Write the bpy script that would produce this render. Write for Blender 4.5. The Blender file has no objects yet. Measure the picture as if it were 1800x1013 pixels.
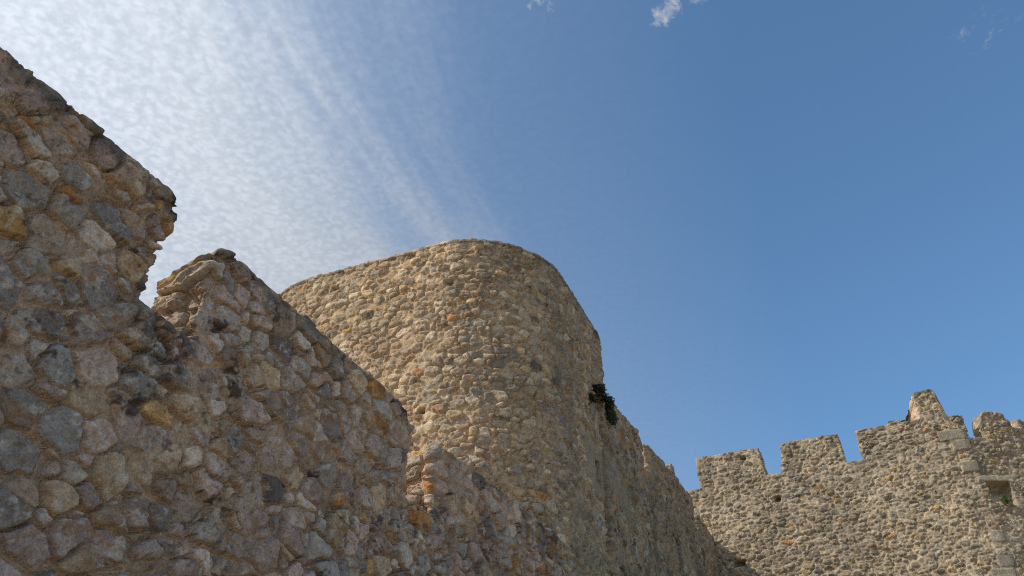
import bpy, math, random
import numpy as np
from mathutils import Vector

# ------------------------------------------------------------------ camera, sky, sun, exposure
sc = bpy.context.scene
COL = sc.collection
AL, PITCH, CAM_H = math.radians(22.8), math.radians(35.3), 1.6     # heading against the walls, upward tilt, eye height
cam = bpy.data.cameras.new('camera'); cam.lens = 27.0; cam.sensor_width = 36.0; cam.clip_end = 4000
camo = bpy.data.objects.new('camera', cam); COL.objects.link(camo)
camo.location = (0, 0, CAM_H); camo.rotation_euler = (math.pi/2 + PITCH, 0, AL)
sc.camera = camo
sc.cycles.filter_width = 1.1; sc.cycles.use_denoising = False; sc.cycles.denoising_input_passes = 'RGB_ALBEDO_NORMAL'; sc.cycles.denoising_prefilter = 'ACCURATE'

SUN_A = 0.80                                                       # how far the sun stands on our side of the cross walls
sun_dir = Vector((-1.0, -SUN_A, 1.0)).normalized()                 # towards the sun (X right of the walls, Y along them)
SUN_EL = math.asin(sun_dir.z)
SUN_AZ = math.atan2(sun_dir.x, sun_dir.y)                          # clockwise from +Y
sun = bpy.data.lights.new('sun', 'SUN'); sun.energy = 2.7; sun.angle = math.radians(0.5); sun.color = (1.0, 0.90, 0.76)
suno = bpy.data.objects.new('sun', sun); COL.objects.link(suno)
suno.rotation_euler = sun_dir.to_track_quat('Z', 'Y').to_euler()

sc.view_settings.view_transform = 'Standard'; sc.view_settings.look = 'None'
sc.view_settings.exposure = 0.45; sc.view_settings.gamma = 1.0; sc.view_settings.use_curve_mapping = False


class NT:
    """small helper for node trees"""
    def __init__(self, tree):
        self.t = tree; tree.nodes.clear()
    def n(self, typ, **kw):
        nd = self.t.nodes.new(typ)
        for k, v in kw.items(): setattr(nd, k, v)
        return nd
    def put(self, sock, v):
        if isinstance(v, bpy.types.NodeSocket): self.t.links.new(v, sock)
        else: sock.default_value = v
    def math(self, op, a, b=0.0, c=0.0, clamp=False):
        nd = self.n('ShaderNodeMath', operation=op, use_clamp=clamp)
        for s, v in zip(nd.inputs, (a, b, c)): self.put(s, v)
        return nd.outputs[0]
    def vmath(self, op, a, b=(0, 0, 0)):
        nd = self.n('ShaderNodeVectorMath', operation=op)
        self.put(nd.inputs[0], a); self.put(nd.inputs[1], b)
        return nd.outputs['Value'] if op in ('DOT_PRODUCT', 'LENGTH', 'DISTANCE') else nd.outputs[0]
    def noise(self, vec, scale, detail=4.0, rough=0.55, distort=0.0):
        nd = self.n('ShaderNodeTexNoise')
        self.put(nd.inputs['Vector'], vec); nd.inputs['Scale'].default_value = scale
        nd.inputs['Detail'].default_value = detail; nd.inputs['Roughness'].default_value = rough
        nd.inputs['Distortion'].default_value = distort
        return nd.outputs[0]
    def ramp(self, v, lo, hi, a=0.0, b=1.0, smooth=True):
        nd = self.n('ShaderNodeMapRange', interpolation_type='SMOOTHSTEP' if smooth else 'LINEAR')
        for s, x in zip(nd.inputs[:5], (v, lo, hi, a, b)): self.put(s, x)
        return nd.outputs[0]
    def mix(self, f, a, b, typ='MIX'):
        nd = self.n('ShaderNodeMix', data_type='RGBA', blend_type=typ)
        self.put(nd.inputs[0], f); self.put(nd.inputs[6], a); self.put(nd.inputs[7], b)
        return nd.outputs[2]
    def xyz(self, x, y, z):
        nd = self.n('ShaderNodeCombineXYZ')
        for s, v in zip(nd.inputs, (x, y, z)): self.put(s, v)
        return nd.outputs[0]


def make_world():
    w = bpy.data.worlds.new('World'); sc.world = w; w.use_nodes = True
    k = NT(w.node_tree)
    sky = k.n('ShaderNodeTexSky', sky_type='NISHITA', sun_disc=False)
    sky.sun_elevation = SUN_EL; sky.sun_rotation = SUN_AZ
    sky.altitude = 2600.0; sky.air_density = 1.0; sky.dust_density = 0.0; sky.ozone_density = 3.2
    d = k.vmath('NORMALIZE', k.n('ShaderNodeTexCoord').outputs['Generated'])
    sp = k.n('ShaderNodeSeparateXYZ'); k.put(sp.inputs[0], d)
    zz = k.math('MAXIMUM', sp.outputs[2], 0.06)
    px = k.math('DIVIDE', sp.outputs[0], zz); py = k.math('DIVIDE', sp.outputs[1], zz)   # where the ray meets the cloud layer
    # across / along the wind streaks
    pyc = k.math('MINIMUM', k.math('MAXIMUM', py, -1.0), 1.05)
    ac = k.math('SUBTRACT', k.math('ADD', px, k.math('MULTIPLY', pyc, 0.65)), k.math('MULTIPLY', k.math('MULTIPLY', pyc, pyc), 0.31))
    al = k.math('ADD', k.math('MULTIPLY', px, -0.20), py)
    P = k.xyz(px, py, 0.0)
    # altocumulus: many small soft puffs
    wob = k.noise(P, 5.0, 2.0)
    acw = k.math('ADD', ac, k.math('MULTIPLY', k.math('SUBTRACT', wob, 0.5), 0.20))
    wv = k.n('ShaderNodeTexNoise'); k.put(wv.inputs['Vector'], P); wv.inputs['Scale'].default_value = 14.0; wv.inputs['Detail'].default_value = 3.0
    PW = k.vmath('ADD', P, k.vmath('MULTIPLY', wv.outputs['Color'], (0.022, 0.022, 0.0)))
    vor = k.n('ShaderNodeTexVoronoi', feature='SMOOTH_F1')
    k.put(vor.inputs['Vector'], PW)
    vor.inputs['Scale'].default_value = 72.0; vor.inputs['Smoothness'].default_value = 0.9; vor.inputs['Randomness'].default_value = 1.0
    puff = k.math('ADD', k.math('MULTIPLY', k.ramp(vor.outputs['Distance'], 0.70, 0.10), 0.45), k.math('MULTIPLY', k.ramp(k.noise(PW, 60.0, 5.0, 0.6), 0.34, 0.66), 0.55))
    thick = k.ramp(k.noise(P, 5.0, 5.0, 0.6), 0.32, 0.68)
    alto = k.math('ADD', k.math('MULTIPLY', thick, 0.24), 0.36)
    alto = k.math('ADD', alto, k.math('MULTIPLY', k.math('MULTIPLY', puff, k.ramp(k.noise(P, 9.0, 3.0), 0.35, 0.65, 0.35, 1.0)), 0.66))
    alto = k.math('MULTIPLY', alto, k.ramp(acw, -0.36, -0.60))
    # cirrus: a thin veil combed into long streaks
    bend = k.math('ADD', ac, k.math('MULTIPLY', k.math('SUBTRACT', k.noise(P, 1.5, 1.0), 0.5), 0.10))
    S1 = k.xyz(k.math('MULTIPLY', bend, 11.0), k.math('MULTIPLY', al, 1.2), 0.0)
    S2 = k.xyz(k.math('MULTIPLY', bend, 40.0), k.math('MULTIPLY', al, 3.2), 3.0)
    S3 = k.xyz(k.math('MULTIPLY', ac, 50.0), k.math('MULTIPLY', k.math('ADD', al, k.math('MULTIPLY', ac, 1.2)), 22.0), 7.0)
    st = k.math('ADD', k.math('MULTIPLY', k.noise(S1, 1.0, 3.0, 0.5), 0.60), k.math('MULTIPLY', k.noise(S2, 1.0, 5.0, 0.55), 0.26))
    st = k.math('ADD', st, k.math('MULTIPLY', k.noise(S3, 1.0, 4.0, 0.6), 0.14))
    veil = k.math('MULTIPLY', k.math('MULTIPLY', k.math('POWER', k.ramp(k.math('ADD', ac, k.math('MULTIPLY', k.math('SUBTRACT', st, 0.5), -0.26)), 0.10, -0.50, 0.0, 1.0, smooth=False), 1.45), 0.95), k.ramp(st, 0.30, 0.68, 0.80, 1.0))
    veil = k.math('ADD', veil, k.math('MULTIPLY', k.ramp(st, 0.46, 0.66), k.math('MULTIPLY', k.ramp(ac, -0.06, -0.30), 0.12)))
    veil = k.math('MULTIPLY', k.math('MINIMUM', veil, 0.96), k.ramp(py, 1.45, 1.08))
    dens = k.math('SUBTRACT', 1.0, k.math('MULTIPLY', k.math('SUBTRACT', 1.0, alto), k.math('SUBTRACT', 1.0, veil)))
    dens = k.math('MAXIMUM', dens, k.ramp(ac, 0.35, -0.22, 0.0, 0.18, smooth=False))
    # a few stray wisps high on the right
    w1 = None
    for (cx, cy, r, amt) in ((-0.066, 0.737, 0.034, 1.0), (-0.050, 0.724, 0.034, 0.9), (-0.008, 0.728, 0.028, 0.7), (-0.222, 0.642, 0.045, 0.72), (0.38, 0.95, 0.10, 0.33), (0.33, 0.83, 0.07, 0.30)):
        dist = k.vmath('DISTANCE', P, (cx, cy, 0.0))
        m = k.math('MULTIPLY', k.ramp(dist, r, r*0.15), amt)
        w1 = m if w1 is None else k.math('MAXIMUM', w1, m)
    wn = k.noise(k.vmath('MULTIPLY', P, (1.0, 0.7, 1.0)), 58.0, 9.0, 0.7, 0.4)
    wisp = k.ramp(k.math('ADD', wn, k.math('MULTIPLY', w1, 0.34)), 0.62, 1.02)
    wisp = k.math('MULTIPLY', wisp, k.ramp(w1, 0.0, 0.45))
    dens = k.math('MAXIMUM', dens, wisp, clamp=True)
    # forward scattering: clouds glow towards the sun
    mu = k.vmath('DOT_PRODUCT', d, tuple(sun_dir))
    glow = k.ramp(mu, 0.30, 0.95, 0.74, 1.42, smooth=False)
    shade = k.math('MULTIPLY', glow, k.ramp(puff, 0.0, 1.0, 0.90, 1.07))
    cc = k.n('ShaderNodeVectorMath', operation='SCALE'); cc.inputs[0].default_value = (3.2, 3.5, 3.9); k.put(cc.inputs['Scale'], shade)
    lum = k.vmath('DOT_PRODUCT', sky.outputs[0], (0.21, 0.72, 0.07))
    even = k.math('POWER', k.math('DIVIDE', k.math('MAXIMUM', lum, 0.05), 1.05), -0.30)      # compresses the sky's brightness range, so the blue is more even
    sk = k.n('ShaderNodeVectorMath', operation='SCALE'); k.put(sk.inputs[0], k.vmath('MULTIPLY', sky.outputs[0], (0.90, 1.07, 1.02))); k.put(sk.inputs['Scale'], even)
    col = k.mix(dens, sk.outputs[0], cc.outputs[0])
    bg = k.n('ShaderNodeBackground'); k.put(bg.inputs[0], col); bg.inputs[1].default_value = 0.15
    out = k.n('ShaderNodeOutputWorld'); k.t.links.new(bg.outputs[0], out.inputs[0])
make_world()

# ------------------------------------------------------------------ numpy noise and masonry
f32 = np.float32
def ihash(i, j, k, seed):
    h = (i.astype(np.int64)*73856093) ^ (j.astype(np.int64)*19349663) ^ (k.astype(np.int64)*83492791) ^ (seed*2654435761 & 0x7fffffff)
    h &= 0x7fffffff
    h = ((h >> 15) ^ h)*0x2c1b3c6d & 0x7fffffff
    h = ((h >> 12) ^ h)*0x297a2d39 & 0x7fffffff
    return ((h >> 15) ^ h) & 0xffff
_rng = np.random.default_rng(11)
TAB = _rng.random((65536, 8)).astype(f32)
def vnoise(a, b, c, seed=0):
    """value noise, 0..1"""
    i, j, k = np.floor(a).astype(np.int64), np.floor(b).astype(np.int64), np.floor(c).astype(np.int64)
    x, y, z = a-i, b-j, c-k
    x, y, z = x*x*(3-2*x), y*y*(3-2*y), z*z*(3-2*z)
    def g(di, dj, dk): return TAB[ihash(i+di, j+dj, k+dk, seed), 0]
    r0 = (g(0,0,0)*(1-x)+g(1,0,0)*x)*(1-y) + (g(0,1,0)*(1-x)+g(1,1,0)*x)*y
    r1 = (g(0,0,1)*(1-x)+g(1,0,1)*x)*(1-y) + (g(0,1,1)*(1-x)+g(1,1,1)*x)*y
    return r0*(1-z) + r1*z
def fbm(a, b, c, f, octv=3, seed=0, gain=0.5):
    s = 0.0; amp = 1.0; tot = 0.0
    for o in range(octv):
        s = s + amp*vnoise(a*f, b*f, c*f, seed+o*17); tot += amp; amp *= gain; f = f*2.03
    return s/tot
def sstep(x, lo, hi):
    t = np.clip((x-lo)/(hi-lo), 0, 1); return t*t*(3-2*t)

def stones(a, b, c, p):
    """nearest stone of a weighted cell pattern laid in rough courses; returns border distance, hash and offsets from the stone's middle"""
    ca, cb, cc, sd = p['ca'], p['cb'], p['cc'], p['seed']
    w1 = p['warp']
    a = a + (fbm(a, b, c, 2.2, 2, sd+1)-.5)*w1*2 + (fbm(a, b, c, 9.0, 2, sd+2)-.5)*w1*1.3
    b = b + (fbm(a, b, c, 1.1, 2, sd+3)-.5)*w1*2.2 + (fbm(a, b, c, 8.0, 2, sd+4)-.5)*w1*1.2
    n = a.size
    sa, s_c = cb/ca*1.06, cb/cc
    j0 = np.floor(b/cb).astype(np.int64); k0 = np.floor(c/cc + .5).astype(np.int64)
    best = np.full(n, 1e9); bd = [np.zeros(n), np.zeros(n), np.zeros(n)]; bh = np.zeros(n, np.int64)
    cand = []
    for dj in (-1, 0, 1):
        j = j0+dj
        off = TAB[ihash(j, j*0, j*0, sd+50), 1]
        i0 = np.floor(a/ca + off).astype(np.int64)
        for dk in (-1, 0, 1):
            k = k0+dk
            for di in (-1, 0, 1):
                i = i0+di
                h = ihash(i, j, k, sd)
                r = TAB[h]
                x = ((i+.5+p['jit']*(r[:, 0]-.5)-off)*ca - a)*sa
                y = (j+.5+p['jitb']*(r[:, 1]-.5))*cb - b
                z = ((k+p['jitc']*(r[:, 2]-.5))*cc - c)*s_c
                wgt = (r[:, 3]-.35)*p['wvar']*cb*cb
                D = x*x+y*y+z*z-wgt
                cand.append((x.astype(f32), y.astype(f32), z.astype(f32), D.astype(f32)))
                m = D < best
                best = np.where(m, D, best); bh = np.where(m, h, bh)
                bd[0] = np.where(m, x, bd[0]); bd[1] = np.where(m, y, bd[1]); bd[2] = np.where(m, z, bd[2])
    brd = np.full(n, 1e9)
    for x, y, z, D in cand:
        L = np.sqrt((x-bd[0])**2+(y-bd[1])**2+(z-bd[2])**2)
        q = np.where(L > 1e-4, (D-best)/(2*np.maximum(L, 1e-4)), 1e9)
        brd = np.minimum(brd, q)
    return brd, bh, -bd[0]/sa, -bd[1], -bd[2]/s_c

def masonry(a, b, c, p):
    """height above the pointing (m) and linear colour of rubble masonry at stone coordinates a (along), b (up), c (depth)"""
    H = np.empty(a.size); C = np.empty((a.size, 3))
    for q in range(0, a.size, 150000):
        sl = slice(q, q+150000); h, cl = _masonry(a[sl], b[sl], c[sl], p); H[sl] = h; C[sl] = cl
    return H, C
def _masonry(a, b, c, p):
    sd = p['seed']
    d, hh, ra, rb, rc = stones(a, b, c, p)
    r = TAB[hh]; r2 = TAB[(hh*31+7) & 0xffff]
    big = fbm(a, b, c, .9, 3, sd+20)
    fine = fbm(a, b, c, 14.0, 3, sd+21)
    mw = p['mw']*(.35+1.1*big+.9*(r[:, 4]-.3))
    d = d + (fine-.5)*p['chip']
    t1 = np.clip((d-mw)/p['lip'], 0, 1); t2 = np.clip((d-mw)/p['edge'], 0, 1)
    prof = p['flat']*(1-(1-t1)**2.2)+(1-p['flat'])*(1-(1-t2)**1.9)
    h0 = p['hmin']+(p['hmax']-p['hmin'])*r[:, 5]**1.3
    bur = r2[:, 0] < p['bury']
    h0 = np.where(bur, h0*.18, h0)
    tilt = ((r2[:, 1]-.5)*ra*.9 + (r2[:, 2]-.42)*rb*1.3)*p['tilt']
    rough = (fbm(a, b, c, 9.0, 4, sd+23, .66)-.5)
    th = (r[:, 6]-.5)*1.6; u1 = a*np.cos(th)+b*np.sin(th); u2 = b*np.cos(th)-a*np.sin(th)
    ridg = np.abs(fbm(u1*.7+r[:, 7]*9, u2*1.9, c, 7.5, 3, sd+24)-.5)
    H = prof*(h0+tilt+rough*p['rough']+(.12-ridg)*p['rough']*1.1)
    H = H-p['groove']*np.exp(-((d-mw*.75)/.008)**2)*sstep(fbm(a, b, c, 3.5, 2, sd+27), .34, .52)
    H = H + (fbm(a, b, c, 5.0, 4, sd+25)-.5)*p['mrough']*(1-prof)
    H = H + (fbm(a, b, c, .7, 3, sd+26)-.5)*p['wavy']
    hole = r2[:, 3] < p['holes']
    H = np.where(hole, H-.09*prof*sstep(d, mw+.01, mw+.03), H)
    # colour
    pal = np.array(p['pal']); cum = np.cumsum(p['palw']); cum = cum/cum[-1]
    idx = np.minimum(np.searchsorted(cum, r2[:, 4]), len(pal)-1)
    sc_ = pal[idx]
    sc_ = sc_*(p['val']*(.74+.52*r2[:, 5]))[:, None]
    m2 = fbm(a, b, c, 18.0, 3, sd+31); m3 = fbm(a, b, c, 5.0, 3, sd+32)
    sc_ = sc_*(.62+.5*m2+.28*m3)[:, None]
    warm = sstep(fbm(a, b, c, 6.0, 3, sd+33), .55, .72)[:, None]*(r2[:, 6] > .55)[:, None]
    sc_ = sc_*(1-warm*.5) + np.array(p['stain'])*warm*.5
    mo = np.array(p['mortar'])*(.66+.36*fbm(a, b, c, 3.0, 3, sd+34)+.36*fbm(a, b, c, 25.0, 2, sd+35))[:, None]
    mo = mo*(1-.25*sstep(fbm(a, b, c, 1.3, 3, sd+36), .5, .7))[:, None]
    tc = sstep(d-mw+(m2-.5)*p['smear'], -.002, p['cedge'])
    tc = np.where(bur, tc*(.25+.6*sstep(m3, .4, .6)), tc)
    Cc = mo*(1-tc)[:, None]+sc_*tc[:, None]
    # small dark pits scattered by noise over stones and joints alike
    pit = sstep(fbm(a, b, c, 22.0, 3, sd+47, .7), .60, .70)*sstep(big, .3, .6)
    Cc = Cc*(1-.5*pit)[:, None]
    lich = sstep(fbm(a, b, c, 3.2, 5, sd+40, .62)+.10*(fbm(a, b, c, 40., 2, sd+41)-.5), 1-p['lich'], 1-p['lich']+.07)
    Cc = Cc*(1-lich*.8)[:, None]+np.array((.030, .029, .026))*(lich*.8)[:, None]
    pale = sstep(fbm(a, b, c, 11., 4, sd+44, .6), .62, .70)*tc*.5
    Cc = Cc*(1-pale)[:, None]+np.array((.46, .45, .40))*p['val']*pale[:, None]
    Cc = Cc*np.array(p['tint'])
    return H, np.clip(Cc, .008, .85)

# ------------------------------------------------------------------ materials
def masonry_material(name, bump_scale=1.0):
    m = bpy.data.materials.new(name); m.use_nodes = True; k = NT(m.node_tree)
    at = k.n('ShaderNodeAttribute', attribute_name='Col')
    g = k.n('ShaderNodeTexCoord').outputs['Object']
    n1 = k.noise(g, 55.0*bump_scale, 5.0, 0.65); n2 = k.noise(g, 16.0*bump_scale, 4.0, 0.6); n3 = k.noise(g, 150.0*bump_scale, 3.0, 0.6)
    f = k.math('ADD', k.math('MULTIPLY', n1, 0.85), k.math('MULTIPLY', n2, 0.45))
    f = k.ramp(f, 0.40, 0.90, 0.50, 1.50, smooth=False)
    sc1 = k.n('ShaderNodeVectorMath', operation='SCALE'); k.put(sc1.inputs[0], at.outputs['Color']); k.put(sc1.inputs['Scale'], f)
    spk = k.math('MULTIPLY', k.ramp(k.noise(g, 34.0*bump_scale, 6.0, 0.75), 0.60, 0.68), k.ramp(k.noise(g, 3.0*bump_scale, 3.0), 0.42, 0.62))
    c = k.mix(k.math('MULTIPLY', spk, 0.65), sc1.outputs[0], (0.045, 0.042, 0.036, 1))
    bmp = k.n('ShaderNodeBump'); bmp.inputs['Strength'].default_value = 0.85; bmp.inputs['Distance'].default_value = 0.02/bump_scale
    k.put(bmp.inputs['Height'], k.math('ADD', k.math('MULTIPLY', n1, 0.7), k.math('ADD', k.math('MULTIPLY', n3, 0.25), k.math('MULTIPLY', n2, 0.6))))
    b = k.n('ShaderNodeBsdfPrincipled'); k.put(b.inputs['Base Color'], c); b.inputs['Roughness'].default_value = 0.92
    b.inputs['Specular IOR Level'].default_value = 0.2
    k.put(b.inputs['Normal'], bmp.outputs[0])
    o = k.n('ShaderNodeOutputMaterial'); k.t.links.new(b.outputs[0], o.inputs[0])
    return m
M_NEAR = masonry_material('near rubble masonry', 1.0)
M_MID = masonry_material('tower rubble masonry', 0.6)
M_FAR = masonry_material('far rubble masonry', 0.4)

def simple_material(name, c1, c2, scale, rough=0.9):
    m = bpy.data.materials.new(name); m.use_nodes = True; k = NT(m.node_tree)
    g = k.n('ShaderNodeTexCoord').outputs['Object']
    n1 = k.noise(g, scale, 6.0, 0.6)
    c = k.mix(k.ramp(n1, 0.35, 0.65), (*c1, 1), (*c2, 1))
    b = k.n('ShaderNodeBsdfPrincipled'); k.put(b.inputs['Base Color'], c); b.inputs['Roughness'].default_value = rough
    bmp = k.n('ShaderNodeBump'); bmp.inputs['Strength'].default_value = 0.4; k.put(bmp.inputs['Height'], n1); k.put(b.inputs['Normal'], bmp.outputs[0])
    o = k.n('ShaderNodeOutputMaterial'); k.t.links.new(b.outputs[0], o.inputs[0])
    return m

# ------------------------------------------------------------------ mesh helpers
def mesh_obj(name, V, F, C, mat, parent=None, weld=True):
    V = np.asarray(V, float); F = np.asarray(F, np.int64)
    if weld:
        key = np.round(V*5000).astype(np.int64)
        _, first, inv = np.unique(key, axis=0, return_index=True, return_inverse=True)
        inv = inv.reshape(-1); V = V[first]; F = inv[F]
        if C is not None: C = np.asarray(C)[first]
        ok = (F[:, 0] != F[:, 1]) & (F[:, 1] != F[:, 2]) & (F[:, 2] != F[:, 3]) & (F[:, 3] != F[:, 0])
        F = F[ok]
    me = bpy.data.meshes.new(name)
    me.vertices.add(len(V)); me.vertices.foreach_set('co', V.astype(f32).ravel())
    me.loops.add(F.size); me.loops.foreach_set('vertex_index', F.astype(np.int32).ravel())
    me.polygons.add(len(F)); me.polygons.foreach_set('loop_start', np.arange(0, F.size, F.shape[1], dtype=np.int32))
    me.polygons.foreach_set('loop_total', np.full(len(F), F.shape[1], np.int32))
    me.update(calc_edges=True)
    me.polygons.foreach_set('use_smooth', np.ones(len(F), bool))
    if C is not None:
        at = me.color_attributes.new('Col', 'FLOAT_COLOR', 'POINT')
        at.data.foreach_set('color', np.hstack([C, np.ones((len(C), 1))]).astype(f32).ravel())
    me.materials.append(mat); me.validate()
    o = bpy.data.objects.new(name, me); COL.objects.link(o)
    if parent: o.parent = parent
    return o
def tag(o, label=None, cat=None, group=None, kind=None):
    for k, v in (('label', label), ('category', cat), ('group', group), ('kind', kind)):
        if v: o[k] = v
    return o

class Path:
    """plan polyline; s runs along it, the outward side is on its right hand seen from above"""
    def __init__(self, pts, s0=0.0, soft=0.05):
        P = np.array(pts, float); D = np.diff(P, axis=0); L = np.hypot(*D.T)
        self.P = P; self.S = np.concatenate([[0], np.cumsum(L)])+s0; self.T = D/L[:, None]; self.soft = soft
    def at(self, s):
        s = np.asarray(s, float)
        k = np.clip(np.searchsorted(self.S, s, side='right')-1, 0, len(self.T)-1)
        pos = self.P[k]+self.T[k]*(s-self.S[k])[:, None]
        t = self.T[k].copy()
        for q in range(1, len(self.T)):                          # soften the normal close to a bend
            w = np.clip((s-self.S[q])/self.soft*.5+.5, 0, 1)[:, None]
            near = np.abs(s-self.S[q]) < self.soft
            tt = self.T[q-1]*(1-w)+self.T[q]*w
            t = np.where(near[:, None], tt, t)
        t /= np.linalg.norm(t, axis=1)[:, None]
        nrm = np.stack([t[:, 1], -t[:, 0]], 1)
        return pos, t, nrm

def spaced(lo, hi, d):
    n = max(2, int(math.ceil((hi-lo)/d))+1); return np.linspace(lo, hi, n)

def build_wall(name, path, s0, s1, gaps, merlons, zlow, ds, dz, T, prm, mat, r=0.07, zb=0.0, hook=None, rimamp=0.05, closed=False, extra_s=(), merlon_name='merlon'):
    """gaps/merlons: ordered list in `merlons` of dicts(kind='gap'|'merlon', a, b, za, zb, top=[(s,z)...], lean=(da,db)).  ds, dz: functions of s / constants"""
    segs = merlons
    # columns
    cols = []; owner = []
    for q, g in enumerate(segs):
        brk = sorted({g['a'], g['b'], *[e for e in extra_s if g['a'] < e < g['b']]})
        cs = np.concatenate([spaced(x, y, ds(.5*(x+y)) if callable(ds) else ds)[:-1] for x, y in zip(brk[:-1], brk[1:])]+[[g['b']]])
        if callable(ds):                                         # graded spacing
            out = []
            for x, y in zip(brk[:-1], brk[1:]):
                s = x; loc = []
                while s < y-1e-6: loc.append(s); s += ds(s)
                loc = np.array(loc+[s]); loc = x+(loc-x)*(y-x)/(loc[-1]-x)
                out.append(loc[:-1])
            cs = np.concatenate(out+[[g['b']]])
        g['cols'] = cs
    S = np.concatenate([g['cols'][:-1] for g in segs]+[[segs[-1]['b']]])
    Z = np.concatenate([np.interp(g['cols'][:-1], [g['a'], g['b']], [g['za'], g['zb']]) for g in segs]+[[segs[-1]['zb']]])
    ng = [g for g in segs if g['kind'] == 'gap']
    parts = []                                                    # (owner, s, z, depth, n2 (along, up), nf, faces, edge distance)

    def grid(ns, nz, base=0):
        i = np.arange(ns-1)[:, None]*nz+np.arange(nz-1)[None, :]
        return np.stack([i, i+nz, i+nz+1, i+1], -1).reshape(-1, 4)
    # body front
    zr_low = np.concatenate([np.linspace(zb, zlow, max(2, int((zlow-zb)/.5)))[:-1]])
    K = max(3, int(math.ceil((Z.max()-zlow)/dz)))
    tt = np.linspace(0, 1, K+1)
    zz = np.concatenate([np.repeat(zr_low[None], len(S), 0), zlow+(Z[:, None]-zlow)*tt[None]], 1)
    if hook and 'zsnap' in hook:                                  # pull rows onto given levels
        for zs in hook['zsnap']:
            k = np.argmin(np.abs(zz-zs), axis=1); zz[np.arange(len(S)), k] = zs
    ss = np.repeat(S[:, None], zz.shape[1], 1)
    e = np.full(zz.shape, 9.0); out = np.zeros(zz.shape+(2,)); out[..., 1] = 1
    for g in ng:
        dsg = np.maximum(np.maximum(g['a']-ss, ss-g['b']), 0)
        zc = np.interp(ss, [g['a'], g['b']], [g['za'], g['zb']])
        dd = np.hypot(dsg, np.maximum(zc-zz, 0)); e = np.minimum(e, dd)
    if not closed:
        dl = ss-s0; m = dl < e; out[m] = (-1, 0); e = np.minimum(e, dl)
        dl = s1-ss; m = dl < e; out[m] = (1, 0); e = np.minimum(e, dl)
    parts.append(['body', ss, zz, e, out, grid(*zz.shape)])
    rim = []                                                      # (owner, polyline of (s, z))
    if not closed: rim.append(('body', np.stack([ss[0], zz[0]], 1)))
    for q, g in enumerate(segs):
        cs = g['cols']; zc = np.interp(cs, [g['a'], g['b']], [g['za'], g['zb']])
        if g['kind'] == 'gap':
            rim.append(('body', np.stack([cs, zc], 1))); continue
        la, lb = g.get('lean', (0, 0))
        f = (cs-g['a'])/(g['b']-g['a'])
        st = (g['a']+la)+f*((g['b']+lb)-(g['a']+la))
        tp = np.array(g['top']); zt = np.interp(st, tp[:, 0], tp[:, 1])
        K2 = max(3, int(math.ceil((zt.max()-zc.min())/dz))); t2 = np.linspace(0, 1, K2+1)[None]
        zm = zc[:, None]+(zt-zc)[:, None]*t2; sm = cs[:, None]+(st-cs)[:, None]*t2
        le = g['a']+la*(zm-zc[:, None])/np.maximum(zt-zc, .1)[:, None]; re = g['b']+lb*(zm-zc[:, None])/np.maximum(zt-zc, .1)[:, None]
        slope = np.gradient(zt, st)
        et = (zt[:, None]-zm)/np.sqrt(1+slope**2)[:, None]
        o2 = np.zeros(zm.shape+(2,)); o2[..., 0] = (-slope/np.sqrt(1+slope**2))[:, None]; o2[..., 1] = (1/np.sqrt(1+slope**2))[:, None]
        em = et.copy()
        isfirst = (q == 0 and not closed); islast = (q == len(segs)-1 and not closed)
        dl = sm-le; m = dl < em; o2[m] = (-1, 0); em = np.minimum(em, dl)
        dl = re-sm; m = dl < em; o2[m] = (1, 0); em = np.minimum(em, dl)
        parts.append([q, sm, zm, em, o2, grid(*zm.shape)])
        rim.append((q, np.stack([sm[0], zm[0]], 1))); rim.append((q, np.stack([sm[:, -1], zm[:, -1]], 1))); rim.append((q, np.stack([sm[-1], zm[-1]], 1)[::-1]))
    if not closed: rim.append(('body', np.stack([ss[-1], zz[-1]], 1)[::-1]))
    # outline normals along the whole rim
    allp = np.concatenate([p for _, p in rim]); keep = np.concatenate([[True], np.linalg.norm(np.diff(allp, axis=0), axis=1) > 1e-7])
    cmpn = np.cumsum(keep)-1; u = allp[keep]
    sg = np.diff(u, axis=0); sg /= np.linalg.norm(sg, axis=1)[:, None]
    nn = np.stack([-sg[:, 1], sg[:, 0]], 1)
    nv = np.concatenate([nn[:1], nn[:-1]+nn[1:], nn[-1:]]) if not closed else np.concatenate([nn[:1], nn[:-1]+nn[1:], nn[-1:]])
    nv /= np.maximum(np.linalg.norm(nv, axis=1), 1e-6)[:, None]
    lut = {}
    for (pa, pb), n2 in zip(np.round(u*1e4).astype(np.int64), nv): lut[(pa, pb)] = n2
    # assemble
    acc = {}
    def emit(owner, s, z, dep, n2, nf, F):
        s, z, dep, nf = [np.asarray(x, float).ravel() for x in (s, z, dep, nf)]; n2 = np.asarray(n2, float).reshape(-1, 2)
        H, C = masonry(s, z, dep, prm)
        low = (fbm(s, z, dep, 2.3, 3, prm['seed']+70)-.5)
        edgew = np.hypot(n2[:, 0], n2[:, 1])
        side = np.abs(n2[:, 0]); rk = prm['rimk']
        H = H*(1+(.9*side*rk-.88*np.maximum(n2[:, 1], 0) if rk > 0 else .9*edgew*rk))+low*rimamp*2*(.15*edgew+.85*side)+(fbm(s, z, dep, 6.5, 4, prm['seed']+71, .6)-.5)*rimamp*1.3*side*max(rk, .25)
        z0 = z
        if hook and 'f' in hook:
            res = hook['f'](s, z, dep, n2, H, C); H, C, dep = res[:3]
            if len(res) > 3: z = res[3]
        pos, t, nr = path.at(s)
        x = pos-nr*dep[:, None]+(t*n2[:, :1]+nr*nf[:, None])*H[:, None]
        V = np.concatenate([x, (z+n2[:, 1]*H)[:, None]], 1)
        def add(key, V, C, F):
            a = acc.setdefault(key, [[], [], [], 0])
            a[0].append(V); a[1].append(C); a[2].append(F+a[3]); a[3] += len(V)
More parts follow.
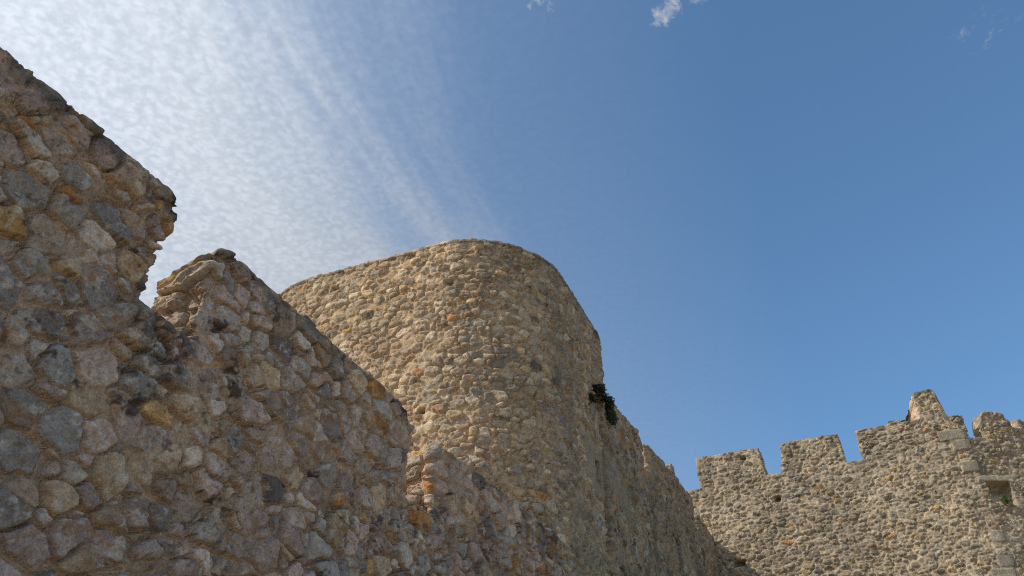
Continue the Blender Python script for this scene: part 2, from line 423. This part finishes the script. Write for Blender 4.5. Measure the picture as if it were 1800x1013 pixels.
        if hook and 'split' in hook and owner == 'body' and nf.mean() > .4:
            for pname, fn in hook['split']:
                m = fn(s, z0)[F].all(1)
                if m.any():
                    uq, inv = np.unique(F[m], return_inverse=True)
                    add(pname, V[uq], C[uq], inv.reshape(-1, 4)); F = F[~m]
        add(owner, V, C, F)
    for owner, s, z, e, o2, F in parts:
        s1d, z1d, e1 = s.ravel(), z.ravel(), np.clip(e.ravel(), 0, None); n2 = o2.reshape(-1, 2).copy()
        k = np.nonzero(e1 < 1e-6)[0]
        for q in k:
            v = lut.get((int(round(s1d[q]*1e4)), int(round(z1d[q]*1e4))))
            if v is not None: n2[q] = v
        x = np.clip((r-e1)/r, 0, 1); dep = r-np.sqrt(np.maximum(r*r-(r*x)**2, 0))
        n2 = n2*x[:, None]; nf = np.sqrt(np.maximum(1-x*x, 0))
        emit(owner, s1d, z1d, dep, n2, nf, F)
        # back face, plain
        st = 4
        if not closed:
            sb, zb_ = s[::st], z[::st]
            sb = np.concatenate([s[::st], s[-1:]]); zb_ = np.concatenate([z[::st], z[-1:]])
            sb = np.concatenate([sb[:, ::st], sb[:, -1:]], 1); zb_ = np.concatenate([zb_[:, ::st], zb_[:, -1:]], 1)
            emit(owner, sb, zb_, np.full(sb.size, T-.02), np.zeros((sb.size, 2)), np.full(sb.size, -.5), grid(*sb.shape)[:, ::-1])
    md = max(4, int(T/max(dz, .012)))
    at = 0
    for owner, p in rim:
        n2 = np.array([lut.get((int(round(a*1e4)), int(round(b*1e4))), (0, 1)) for a, b in p])
        dd = np.linspace(r, T, md); n = len(p)
        emit(owner, np.repeat(p[:, 0], md), np.repeat(p[:, 1], md), np.tile(dd, n), np.repeat(n2, md, 0), np.zeros(n*md), grid(n, md))
    root = None; objs = {}
    for owner in ['body']+[q for q in acc if q != 'body']:
        V, C, F, _ = acc[owner]
        o = mesh_obj(name if owner == 'body' else owner if isinstance(owner, str) else merlon_name, np.concatenate(V), np.concatenate(F), np.concatenate(C), mat, root)
        if owner == 'body': root = o
        objs[owner] = o
    return root, objs

# ------------------------------------------------------------------ the masonry of each wall
GREY, BLUE, PINK, LIGHT, TAN, RUST, DARK, OCH = (.255, .240, .210), (.212, .207, .193), (.315, .262, .222), (.385, .355, .30), (.335, .272, .19), (.32, .175, .07), (.15, .14, .125), (.40, .28, .13)
BASE = dict(jit=.85, jitb=.70, jitc=.5, wvar=.75, warp=.05, chip=.022, tilt=.22, rough=.06, mrough=.022, wavy=.10, holes=.006, bury=.10, lip=.014, groove=.010, tint=(1, 1, 1), rimk=.2, flat=.66,
            pal=[GREY, BLUE, PINK, LIGHT, TAN, RUST, DARK, OCH], palw=[26, 12, 24, 14, 16, 3, 4, 2], val=1.0, stain=(.30, .17, .07), smear=.03, cedge=.012)
P_NEAR = dict(BASE, ca=.215, cb=.160, cc=.30, seed=3, mw=.0115, edge=.05, hmin=.012, hmax=.066, mortar=(.415, .33, .24), lich=.31, val=1.34, smear=.016, holes=.004, bury=.08, tint=(1.15, .98, .89), wvar=1.15,
              rough=.060, lip=.006, groove=.030, flat=.76, palw=[26, 7, 34, 14, 13, 3.0, 3, 1.2], warp=.045, cedge=.007)
P_TOWER = dict(BASE, tint=(1.03, .935, .83), rimk=-.3, ca=.225, cb=.128, cc=.34, seed=21, mw=.009, edge=.050, hmin=.012, hmax=.068, mortar=(.47, .38, .272), lich=.22, smear=.03, lip=.010,
               pal=[(.34, .31, .255), (.26, .25, .225), (.36, .295, .235), (.45, .405, .33), (.40, .325, .225), (.40, .22, .10), (.18, .16, .135), (.45, .31, .14)],
               palw=[26, 11, 24, 22, 18, .5, 4.0, .9], val=1.06, wavy=.10, jitb=.5, tilt=.36, bury=.05, rough=.060, groove=.028, wvar=.85, flat=.70, warp=.035, chip=.018, cedge=.010)
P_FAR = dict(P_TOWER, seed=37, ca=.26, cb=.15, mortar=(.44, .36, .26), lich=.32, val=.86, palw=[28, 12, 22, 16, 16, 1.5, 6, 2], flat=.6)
P_CROSS = dict(BASE, tint=(.83, .79, .72), rimk=-.5, ca=.275, cb=.145, cc=.36, seed=55, mw=.014, edge=.065, hmin=.012, hmax=.066, mortar=(.53, .455, .36), lich=.24, chip=.022, warp=.045, lip=.013, groove=.040,
               pal=P_TOWER['pal'], palw=[30, 10, 20, 16, 20, 1.6, 7, 2.0], val=1.02, rough=.07, wavy=.12, tilt=.34, holes=.010, bury=.05, cedge=.018, smear=.03, wvar=.9, flat=.72, jitb=.5)

def topsoot(s, z, ztop, width, seed):
    return sstep(z, ztop-width, ztop-width*.2)*sstep(fbm(s, z, z*0, 6.0, 3, seed), .30, .62)
def darken(C, m, col=(.05, .047, .04), k=.8):
    m = np.clip(m, 0, 1)[:, None]*k; return C*(1-m)+np.array(col)*m

# near curtain wall -------------------------------------------------
near_path = Path([(-4.4, -6.0), (-4.4, 14.0)], s0=-6.0)
near_segs = [
    dict(kind='merlon', a=-6.0, b=-1.0, za=4.85, zb=4.85, top=[(-6, 5.9), (-1, 5.9)]),
    dict(kind='gap', a=-1.0, b=-.4, za=4.85, zb=4.85),
    dict(kind='merlon', a=-.4, b=3.30, za=4.85, zb=4.86, lean=(0, .05), top=[(-.4, 5.9), (1.6, 5.90), (2.5, 5.91), (3.20, 5.93), (3.35, 5.87)]),
    dict(kind='gap', a=3.30, b=3.84, za=4.86, zb=4.83),
    dict(kind='merlon', a=3.84, b=7.38, za=4.83, zb=4.72, lean=(-.02, -.04), top=[(3.82, 5.70), (3.90, 5.80), (4.02, 5.84), (4.4, 5.83), (5.5, 5.81), (6.8, 5.78), (7.2, 5.74), (7.36, 5.58)]),
    dict(kind='gap', a=7.38, b=7.94, za=4.72, zb=4.72),
    dict(kind='merlon', a=7.94, b=12.7, za=4.72, zb=4.72, lean=(.01, 0), top=[(7.95, 5.52), (8.05, 5.62), (8.30, 5.66), (8.7, 5.68), (10, 5.72), (11.9, 5.75), (12.55, 5.76), (12.7, 5.6)]),
    dict(kind='gap', a=12.7, b=14.0, za=4.72, zb=4.72),
]
def near_hook(s, z, dep, n2, H, C):
    zt = 5.86-.012*np.maximum(s-3, 0)
    C = darken(C, topsoot(s, z, zt, .30, 401), k=.62)
    # black weathering that runs down from the first embrasure
    w = np.exp(-((s-3.55-.25*(4.8-z))/.42)**2)*sstep(z, 3.9, 4.7)*sstep(z, 5.2, 4.9)
    w = sstep(w*(.45+1.1*fbm(s, z, dep, 7.0, 4, 402)), .42, .75)
    C = darken(C, w*sstep(fbm(s, z, dep, 13.0, 4, 409, .65), .36, .56), k=.72)
    w = np.exp(-((s-8.1)/.5)**2)*sstep(z, 4.0, 4.7)*sstep(z, 5.0, 4.8)
    C = darken(C, sstep(w*(.4+fbm(s, z, dep, 6.0, 4, 403)), .5, .8)*sstep(fbm(s, z, dep, 14.0, 4, 410, .65), .38, .58), k=.6)
    C = darken(C, sstep(s, 8.3, 9.5)*sstep(fbm(s, z, dep, 2.2, 4, 404), .44, .66), k=.5)
    # jambs mixed paler and warmer: the sunlight on them put into the colour
    j = np.abs(n2[:, 0])*sstep(dep, .05, .15)
    C = C*(1-.25*j[:, None])+np.array((.50, .42, .31))*.25*j[:, None]
    drop = np.exp(-((s-3.84)/.30)**2)*sstep(z, 5.0, 5.7)*.46+np.exp(-((s-8.1)/.3)**2)*sstep(z, 5.0, 5.5)*.35
    return H, C, dep, z-drop*dep
ds_near = lambda s: float(np.clip(.0020*math.hypot(s, 4.4)+(.2 if s < .8 else 0)*1.0*(.8-s if s < .8 else 0), .0088, .12))
near, near_parts = build_wall('curtain_wall', near_path, -6.0, 14.0, None, near_segs, 2.4, ds_near, .0092, .50, P_NEAR, M_NEAR, r=.05, hook={'f': near_hook}, rimamp=.05)
tag(near, 'nearest shaded rubble curtain wall with big grey and rusty stones, running from the left edge up to the round-cornered tower', 'castle wall')

# tower ---------------------------------------------------------------
UF, VR, VL, UB, R1, RL, RB, TH = 11.6, -4.55, -12.03, 17.57, 2.19, 2.0, .98, 12.2
def tower_plan():
    pts = []
    def arc(cx, cy, r, a0, a1, n):
        for q in range(n+1):
            a = math.radians(a0+(a1-a0)*q/n); pts.append((cx+r*math.cos(a), cy+r*math.sin(a)))
    arc(VL+RL, UF+RL, RL, 180, 270, 24); arc(VR-R1, UF+R1, R1, 270, 360, 28)
    arc(VR-RB, UB-RB, RB, 0, 90, 16); arc(VL+RL, UB-RL, RL, 90, 180, 8); pts.append((VL, UF+RL))
    return pts
tp = tower_plan()
tower_path = Path(tp, s0=0.0, soft=.07)
L_T = float(tower_path.S[-1]); S_FRONT = RL*math.pi/2; S_C0 = S_FRONT+(VR-R1-(VL+RL)); S_C1 = S_C0+R1*math.pi/2; S_R1 = S_C1+(UB-RB-(UF+R1)); S_B = S_R1+RB*math.pi/2
s_of_v = lambda v: S_FRONT+(v-(VL+RL)); s_of_u = lambda u: S_C1+(u-(UF+R1))
def rect(s, z, a, b, c, d, soft=.012):
    return sstep(s, a-soft, a+soft)*sstep(s, b+soft, b-soft)*sstep(z, c-soft, c+soft)*sstep(z, d+soft, d-soft)
def tower_hook(s, z, dep, n2, H, C):
    wob = .10*(fbm(s, z, dep, 3., 3, 500)-.5)
    # dark sockets left by the builders' scaffolding
    for (a, b, w, h) in ((s_of_v(-9.23), 11.70, .22, .13), (s_of_v(-5.43)-.9, 11.06, .15, .10), (s_of_v(-6.75), 8.14, .12, .09), (s_of_u(14.05), 10.5, .10, .16), (s_of_u(13.5), 9.75, .1, .14),
                         (s_of_u(14.6), 9.2, .1, .14), (s_of_u(13.9), 7.2, .22, .12)):
        H = H-.30*rect(s+wob*.5, z+wob*.4, a-w/2, a+w/2, b-h/2, b+h/2)
    # old render patch with a slit
    pl = rect(s+wob*2, z+.5*wob, s_of_u(14.75), s_of_u(16.4), 7.85-.15, 8.72, .05)
    pl = np.maximum(pl, rect(s+wob*2, z+wob, s_of_u(15.3), s_of_u(17.9), 7.5, 8.0, .05))
    H = H*(1-.7*pl)+.035*pl
    pc = np.array((.265, .225, .165))*(.65+.6*fbm(s, z, dep, 5., 4, 502))[:, None]
    C = C*(1-.68*pl[:, None])+pc*.68*pl[:, None]
    H = H-.65*rect(s, z, s_of_u(15.62)-.14, s_of_u(15.62)+.14, 7.80, 8.32)
    # ragged projecting course above it
    bd = rect(s+wob*2, z+wob*2.5, s_of_u(14.6), s_of_u(17.9), 8.75, 9.0, .04)
    H = H+bd*.05*fbm(s, z, dep, 6., 3, 503)
    C = C*(1-.45*bd[:, None])+np.array((.20, .125, .06))*.45*bd[:, None]
    C = darken(C, topsoot(s, z, TH, .16, 504), k=.5)
    # thin flat coping course
    cp = sstep(z, TH-.085, TH-.07)
    H = H*(1-.6*cp)+.03*cp
    C = darken(C, sstep(np.abs(z-(TH-.085)), .02, .005)*.7)
    # patchy tone, rain streaks near the top, darker mottling round the right flank
    C = C*(.84+.32*fbm(s, z, dep, .5, 3, 510))[:, None]
    stk = sstep(fbm(s*3.0, z*.3, dep, 1.0, 4, 511), .52, .68)*sstep(z, 9.5, 12.0)
    C = darken(C, stk, (.15, .135, .105), .28)
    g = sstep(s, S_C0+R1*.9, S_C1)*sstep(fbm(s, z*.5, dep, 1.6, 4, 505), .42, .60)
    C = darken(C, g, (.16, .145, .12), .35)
    return H, C, dep
def ds_tower(s):
    if S_FRONT*.3 < s < S_B: return .023 if s < S_C1+.5 else .026
    return .25
ext = [s_of_u(15.62)-.14, s_of_u(15.62)+.14]
slit = lambda s, z: (np.abs(s-s_of_u(15.62)) < .16)*(z > 7.77)*(z < 8.35)
patch = lambda s, z: ((s > s_of_u(14.75))*(s < s_of_u(16.4))*(z > 7.70)*(z < 8.72)+(s > s_of_u(15.3))*(s < s_of_u(17.9))*(z > 7.5)*(z < 8.0)) > 0
tower_segs = [dict(kind='gap', a=0.0, b=L_T, za=TH, zb=TH)]
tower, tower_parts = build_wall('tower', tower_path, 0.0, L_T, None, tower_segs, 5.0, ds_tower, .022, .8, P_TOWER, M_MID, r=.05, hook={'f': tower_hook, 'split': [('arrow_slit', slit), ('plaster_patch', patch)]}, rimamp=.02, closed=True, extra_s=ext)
tag(tower, 'big tower with rounded corners, sunlit on its left face, rising behind the near wall', 'tower')
if 'arrow_slit' in tower_parts: tower_parts['arrow_slit'].parent = tower_parts['plaster_patch']
# roof terrace inside the parapet
cx, cy = (VL+VR)/2, (UF+UB)/2
pv = [((x-cx)*.93+cx, (y-cy)*.92+cy, TH-1.1) for x, y in tp[::3]]
nv = len(pv)
V = pv+[(x, y, TH-.02) for x, y, _ in [((x-cx)*.80+cx, (y-cy)*.76+cy, 0) for x, y in tp[::3]]]+[(cx, cy, TH-1.1)]
pv2 = [((x-cx)*.80+cx, (y-cy)*.76+cy, TH-1.1) for x, y in tp[::3]]
V = pv2+[(cx, cy, TH-1.1)]
F = [(q, (q+1) % nv, nv, nv) for q in range(nv)]
me = bpy.data.meshes.new('roof'); me.from_pydata(V, [], [f[:3] for f in F]); me.materials.append(M_MID)
at = me.color_attributes.new('Col', 'FLOAT_COLOR', 'POINT'); at.data.foreach_set('color', np.tile((.3, .26, .2, 1), len(V)).astype(f32))
ro = bpy.data.objects.new('roof', me); COL.objects.link(ro); ro.parent = tower

# curtain wall beyond the tower -----------------------------------------
far_path = Path([(-4.4, 16.05), (-4.4, 30.75)], s0=16.05)
far_segs = [
    dict(kind='merlon', a=16.05, b=19.78, za=9.75, zb=9.75, top=[(16.05, 10.12), (16.5, 10.28), (17.2, 10.40), (18.2, 10.52), (19.3, 10.62), (19.6, 10.60), (19.78, 10.42)]),
    dict(kind='gap', a=19.78, b=20.30, za=9.75, zb=9.78),
    dict(kind='merlon', a=20.30, b=26.85, za=9.78, zb=10.1, top=[(20.3, 10.62), (21.5, 10.82), (24.9, 11.10), (26.5, 11.25), (26.85, 11.15)]),
    dict(kind='gap', a=26.85, b=27.40, za=10.1, zb=10.1),
    dict(kind='merlon', a=27.40, b=30.75, za=10.1, zb=10.1, top=[(27.4, 10.88), (30.75, 10.95)]),
]
def far_hook(s, z, dep, n2, H, C):
    wob = .10*(fbm(s, z, dep, 3., 3, 600)-.5)
    for (a, b, w, h) in ((19.2, 9.98, .16, .22), (21.5, 9.5, .14, .16), (21.95, 9.25, .14, .26), (23.2, 8.65, .35, .16), (17.4, 9.2, .12, .16), (26.5, 8.4, .3, .14)):
        H = H-.30*rect(s+wob*.6, z+wob*.5, a-w/2, a+w/2, b-h/2, b+h/2, .03)
    pl = rect(s+wob*2, z+.35*(s-16.0)+wob, 15.9, 17.75, 7.9, 8.85, .06)
    H = H*(1-.7*pl)+.03*pl
    pc = np.array((.265, .225, .165))*(.65+.6*fbm(s, z, dep, 5., 4, 502))[:, None]
    C = C*(1-.68*pl[:, None])+pc*.68*pl[:, None]
    bd = rect(s+wob*2, z+.35*(s-16.0)+wob*2.5, 15.9, 18.2, 8.9, 9.15, .05)
    H = H+bd*.05*fbm(s, z, dep, 6., 3, 503)
    C = C*(1-.45*bd[:, None])+np.array((.20, .125, .06))*.45*bd[:, None]
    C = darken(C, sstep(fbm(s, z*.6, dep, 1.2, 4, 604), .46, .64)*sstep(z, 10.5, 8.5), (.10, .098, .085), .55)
    j = np.maximum(-n2[:, 0], 0)*sstep(dep, .05, .15)
    C = C*(1-.5*j[:, None])+np.array((.50, .40, .27))*.5*j[:, None]  # only jambs facing the sun turn paler: their light mixed into the colour
    return H, C, dep
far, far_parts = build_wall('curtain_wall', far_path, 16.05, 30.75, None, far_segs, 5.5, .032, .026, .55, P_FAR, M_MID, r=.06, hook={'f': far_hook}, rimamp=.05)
tag(far, 'shaded curtain wall beyond the tower, seen edge-on between the tower and the sunlit battlements', 'castle wall')

# sunlit cross wall on the right ------------------------------------------
c0 = (5.18, 30.8); c1 = (5.18+.922*1.98, 30.8+.3875*1.98); c2 = (c1[0]+.60*6, c1[1]+.80*6)
cross_path = Path([(-10.0, 30.8), c0, c1, c2], s0=-15.18, soft=.10)
v = lambda x: x-5.18
cross_segs = [
    dict(kind='merlon', a=v(-10), b=v(-5.7), za=13.0, zb=13.0, top=[(v(-10), 14.25), (v(-5.7), 14.25)]),
    dict(kind='gap', a=v(-5.7), b=v(-4.62), za=13.0, zb=13.02),
    dict(kind='merlon', a=v(-4.62), b=v(-1.99), za=13.02, zb=13.2, lean=(-.05, -.09), top=[(v(-4.67), 14.30), (v(-3.6), 14.33), (v(-2.3), 14.38), (v(-2.08), 14.33)]),
    dict(kind='gap', a=v(-1.99), b=v(-1.36), za=13.18, zb=13.2),
    dict(kind='merlon', a=v(-1.36), b=v(1.02), za=13.2, zb=13.27, lean=(.12, -.08), top=[(v(-1.24), 14.34), (v(-1.0), 14.40), (v(.3), 14.43), (v(.94), 14.42)]),
    dict(kind='gap', a=v(1.02), b=v(1.65), za=13.26, zb=13.27),
    dict(kind='merlon', a=v(1.65), b=.28, za=13.27, zb=13.56, lean=(-.02, 0), top=[(v(1.63), 14.43), (v(2.3), 14.46), (v(2.80), 14.48), (v(2.86), 14.60), (v(3.50), 14.62), (v(3.56), 14.70), (v(3.96), 15.52), (v(4.10), 15.62),
              (v(4.66), 15.66), (v(4.74), 15.55), (v(4.92), 14.5), (v(5.18), 14.44), (.26, 14.46)]),
    dict(kind='gap', a=.28, b=.84, za=13.56, zb=13.56),
    dict(kind='merlon', a=.84, b=1.98, za=13.56, zb=13.5, lean=(-.05, -.03), top=[(.79, 14.0), (.88, 14.38), (1.05, 14.55), (1.5, 14.60), (1.75, 14.50), (1.95, 14.15)]),
    dict(kind='gap', a=1.98, b=2.45, za=13.5, zb=13.5),
    dict(kind='merlon', a=2.45, b=4.4, za=13.5, zb=13.5, top=[(2.45, 14.2), (2.6, 14.42), (4.4, 14.42)]),
    dict(kind='gap', a=4.4, b=7.98, za=13.5, zb=13.5),
]
WIN = (.20, 1.06, 11.0, 11.84)
def cross_hook(s, z, dep, n2, H, C):
    # dressed quoins up the corner
    hq = .42; j = np.floor((z+.13*0)/hq); fz = z/hq-j
    rr = TAB[ihash(j, j*0, j*0, 77)]
    lw = np.where((j.astype(int) % 2) == 0, .62+.35*rr[:, 1], .28+.2*rr[:, 1]); rw = np.where((j.astype(int) % 2) == 0, .10, .16)
    on = (rr[:, 2] > .33)*(dep < .3)*(z < 14.0)*(z > 9*0)
    q = sstep(s, -lw, -lw+.03)*sstep(s, rw, rw-.03)*sstep(fz, .03, .09)*sstep(fz, .99, .93)*on
    qi = sstep(s, -lw-.05, -lw-.02)*sstep(s, rw+.05, rw+.02)*on
    rough = (fbm(s, z, dep, 8., 4, 700)-.5)*.03
    H = H*(1-qi)+qi*(.01+q*(.05+rough))
    qc = np.array((.245, .218, .172))*(.55+.45*rr[:, 3]+.3*fbm(s, z, dep, 6., 4, 701))[:, None]
    C = C*(1-q[:, None])+qc*q[:, None]
    # window recess
    w = (s > WIN[0]-1e-4)*(s < WIN[1]+1e-4)*(z > WIN[2]-1e-4)*(z < WIN[3]+1e-4)*1.0
    fr = rect(s, z, WIN[0]-.22, WIN[1]+.2, WIN[3], WIN[3]+.2, .03)
    H = H*(1-fr)+fr*(.02+rough)
    C = C*(1-fr[:, None]*.6)+np.array((.40, .36, .29))*fr[:, None]*.6
    inn = (s > WIN[0]+.004)*(s < WIN[1]-.004)*(z > WIN[2]+.004)*(z < WIN[3]-.004)*(dep < .08)*1.0
    sl = np.clip((z-WIN[2])/.62, 0, 1)*.62
    sl = np.where(s > WIN[0]+.66, .80, sl); sl = np.where(z > WIN[3]-.20, .80, sl)
    H = H-sl*inn
    C = C*(1-inn[:, None])+inn[:, None]*np.array((.50, .40, .27))*(.7+.5*fbm(s, z, dep, 4., 3, 703))[:, None]  # recess lightened in colour, standing in for a sunlit patch inside
    # scaffold sockets
    wob = .12*(fbm(s, z, dep, 3., 3, 704)-.5)
    for (a, b, ww, h) in ((v(-2.75), 14.0, .2, .15), (v(-3.6), 9.9, .4, .18), (v(-1.75), 12.15, .22, .16)):
        H = H-.30*rect(s+wob*.6, z+wob*.5, a-ww/2, a+ww/2, b-h/2, b+h/2, .04)
    # broken left flank of the taller merlon
    cut = np.clip(v(4.02)-.02-s, 0, 1)*sstep(z, 14.46, 14.52)*(s > v(3.3))
    cut = cut*(dep < .25)
    dep = dep+cut*1.5
    C = C*(1-.7*(cut > .02)[:, None])+np.array((.62, .46, .32))*.7*(cut > .02)[:, None]  # flank tinted pale and warm, sunlight put into its colour
    C = C*(.80+.40*fbm(s, z, dep, .45, 3, 710))[:, None]
    stk = sstep(fbm(s*3.2, z*.35, dep, 1.0, 4, 711), .50, .66)*sstep(z, 11.0, 13.2)
    C = darken(C, stk, (.13, .12, .10), .32)
    zt = np.where(s > v(4), 14.5, 14.35+.02*(s-v(-4)))
    C = darken(C, topsoot(s, z, zt, .10, 705)*(s < v(3.4)), k=.6)
    C = darken(C, sstep(z, 15.45, 15.6), k=.6)
    return H, C, dep
cross, cross_parts = build_wall('curtain_wall', cross_path, -15.18, 7.98, None, cross_segs, 8.0, .034, .031, .60, P_CROSS, M_FAR, r=.07,
                                hook={'f': cross_hook, 'split': [('window', lambda s, z: (s > WIN[0]-.002)*(s < WIN[1]+.002)*(z > WIN[2]-.002)*(z < WIN[3]+.002))], 'zsnap': (WIN[2], WIN[2]+.005, WIN[3]-.005, WIN[3])}, rimamp=.06,
                                extra_s=(WIN[0], WIN[0]+.006, WIN[1]-.006, WIN[1]))
tag(cross, 'sunlit battlemented rubble wall at lower right with square merlons, dressed corner stones and a small window', 'castle wall')

# ------------------------------------------------------------------ plants rooted in the joints
M_LEAF = simple_material('caper leaves', (.020, .042, .014), (.040, .075, .025), 9.0, .6)
M_STEM = simple_material('woody stems', (.09, .065, .04), (.14, .10, .06), 20.0)
M_MOSS = simple_material('moss', (.05, .085, .02), (.10, .14, .035), 30.0)
def plant(name, base, n_stems, length, out, droop, spread, leaf, seed, label, mat=M_LEAF, cat='plant', per=26, upright=.2):
    rnd = random.Random(seed); SV, SF, LV, LF = [], [], [], []
    base = Vector(base); out = Vector(out).normalized()
    for _ in range(n_stems):
        d = (out*rnd.uniform(.4, 1.0)+Vector((rnd.uniform(-1, 1), rnd.uniform(-1, 1), rnd.uniform(-.6, 1)*.8+upright))*spread).normalized()
        L = length*rnd.uniform(.45, 1.1); p = base+Vector((rnd.uniform(-.05, .05), rnd.uniform(-.1, .1), rnd.uniform(-.06, .06))); N = 9
        prev = None
        for q in range(N+1):
            if prev is not None:
                side = d.cross(Vector((0, 0, 1))); side = (side if side.length > .01 else Vector((1, 0, 0))).normalized(); up = side.cross(d)
                rr = .007*(1-q/(N+2)); ring = [len(SV)+k for k in range(3)]
                for k in range(3):
                    an = k*2.094; SV.append(p+side*rr*math.cos(an)+up*rr*math.sin(an))
                if q > 1:
                    for k in range(3): SF.append((ring[k]-3, ring[(k+1) % 3]-3, ring[(k+1) % 3], ring[k]))
                for _l in range(max(1, per//N)):
                    u = rnd.random(); c = prev.lerp(p, u)
                    ld = Vector((rnd.gauss(0, 1), rnd.gauss(0, 1), rnd.gauss(.2, 1))).normalized(); ld = (ld+d*.5).normalized()
                    sd = ld.cross(Vector((rnd.gauss(0, 1), rnd.gauss(0, 1), rnd.gauss(0, 1)))).normalized()
                    l = leaf*rnd.uniform(.6, 1.25); w = l*.36; nr = ld.cross(sd)*l*.12; b = len(LV)
                    LV += [c, c+ld*l*.5+sd*w+nr, c+ld*l, c+ld*l*.5-sd*w+nr]
                    LF.append((b, b+1, b+2, b+3))
            prev = p.copy(); p = p+d*(L/N); d = (d+Vector((0, 0, -droop/N))).normalized()
    root = bpy.data.objects.new(name, None); COL.objects.link(root); root.location = base
    def mk(nm, V, F, m):
        me = bpy.data.meshes.new(nm); me.from_pydata([tuple(x-base) for x in V], [], F); me.materials.append(m)
        o = bpy.data.objects.new(nm, me); COL.objects.link(o); o.parent = root
    mk('stem', SV, SF, M_STEM); mk('foliage', LV, LF, mat)
    tag(root, label, cat, 'dark plants growing from the wall joints')
    return root
plant('shrub', (-4.50, 15.93, 10.26), 90, .25, (1, -.4, -.1), 1.3, .7, .032, 1, 'dark bushy shrub on the tower flank, highest plant left of the step in the wall', per=54, upright=-.1)
plant('shrub', (-4.44, 16.22, 10.06), 190, .28, (.6, -.3, .1), 1.5, .8, .030, 2, 'largest dark spiky shrub crowning the wall top where the tower ends against the sky', per=54, upright=.1)
plant('shrub', (-4.39, 16.36, 9.93), 130, .46, (.5, -.1, -.4), 2.6, .5, .030, 3, 'dark shrub hanging down the wall just below the shrub on its top', per=54, upright=-.6)
plant('shrub', (-4.52, 15.45, 9.85), 40, .22, (1, 0, -.2), 1.8, .6, .03, 4, 'small dark tuft on the tower face, lower left of the bigger shrubs', per=40, upright=-.3)
wpos, wt, wn = cross_path.at(np.array([.62])); wx, wy = wpos[0]
plant('moss_tuft', (wx+wn[0][0]*.02, wy+wn[0][1]*.02, 11.04), 30, .22, (wn[0][0], wn[0][1], .3), .8, .8, .05, 5, 'small green tuft on the sill of the little window', mat=M_MOSS, per=24)

# ------------------------------------------------------------------ ground
me = bpy.data.meshes.new('ground'); R = 1500
me.from_pydata([(-R, -R, 0), (R, -R, 0), (R, R, 0), (-R, R, 0)], [], [(0, 1, 2, 3)])
me.materials.append(simple_material('dry trodden earth', (.50, .365, .20), (.40, .30, .165), .6))
gr = bpy.data.objects.new('ground', me); COL.objects.link(gr); tag(gr, kind='structure', label='dry trodden earth of the castle yard')
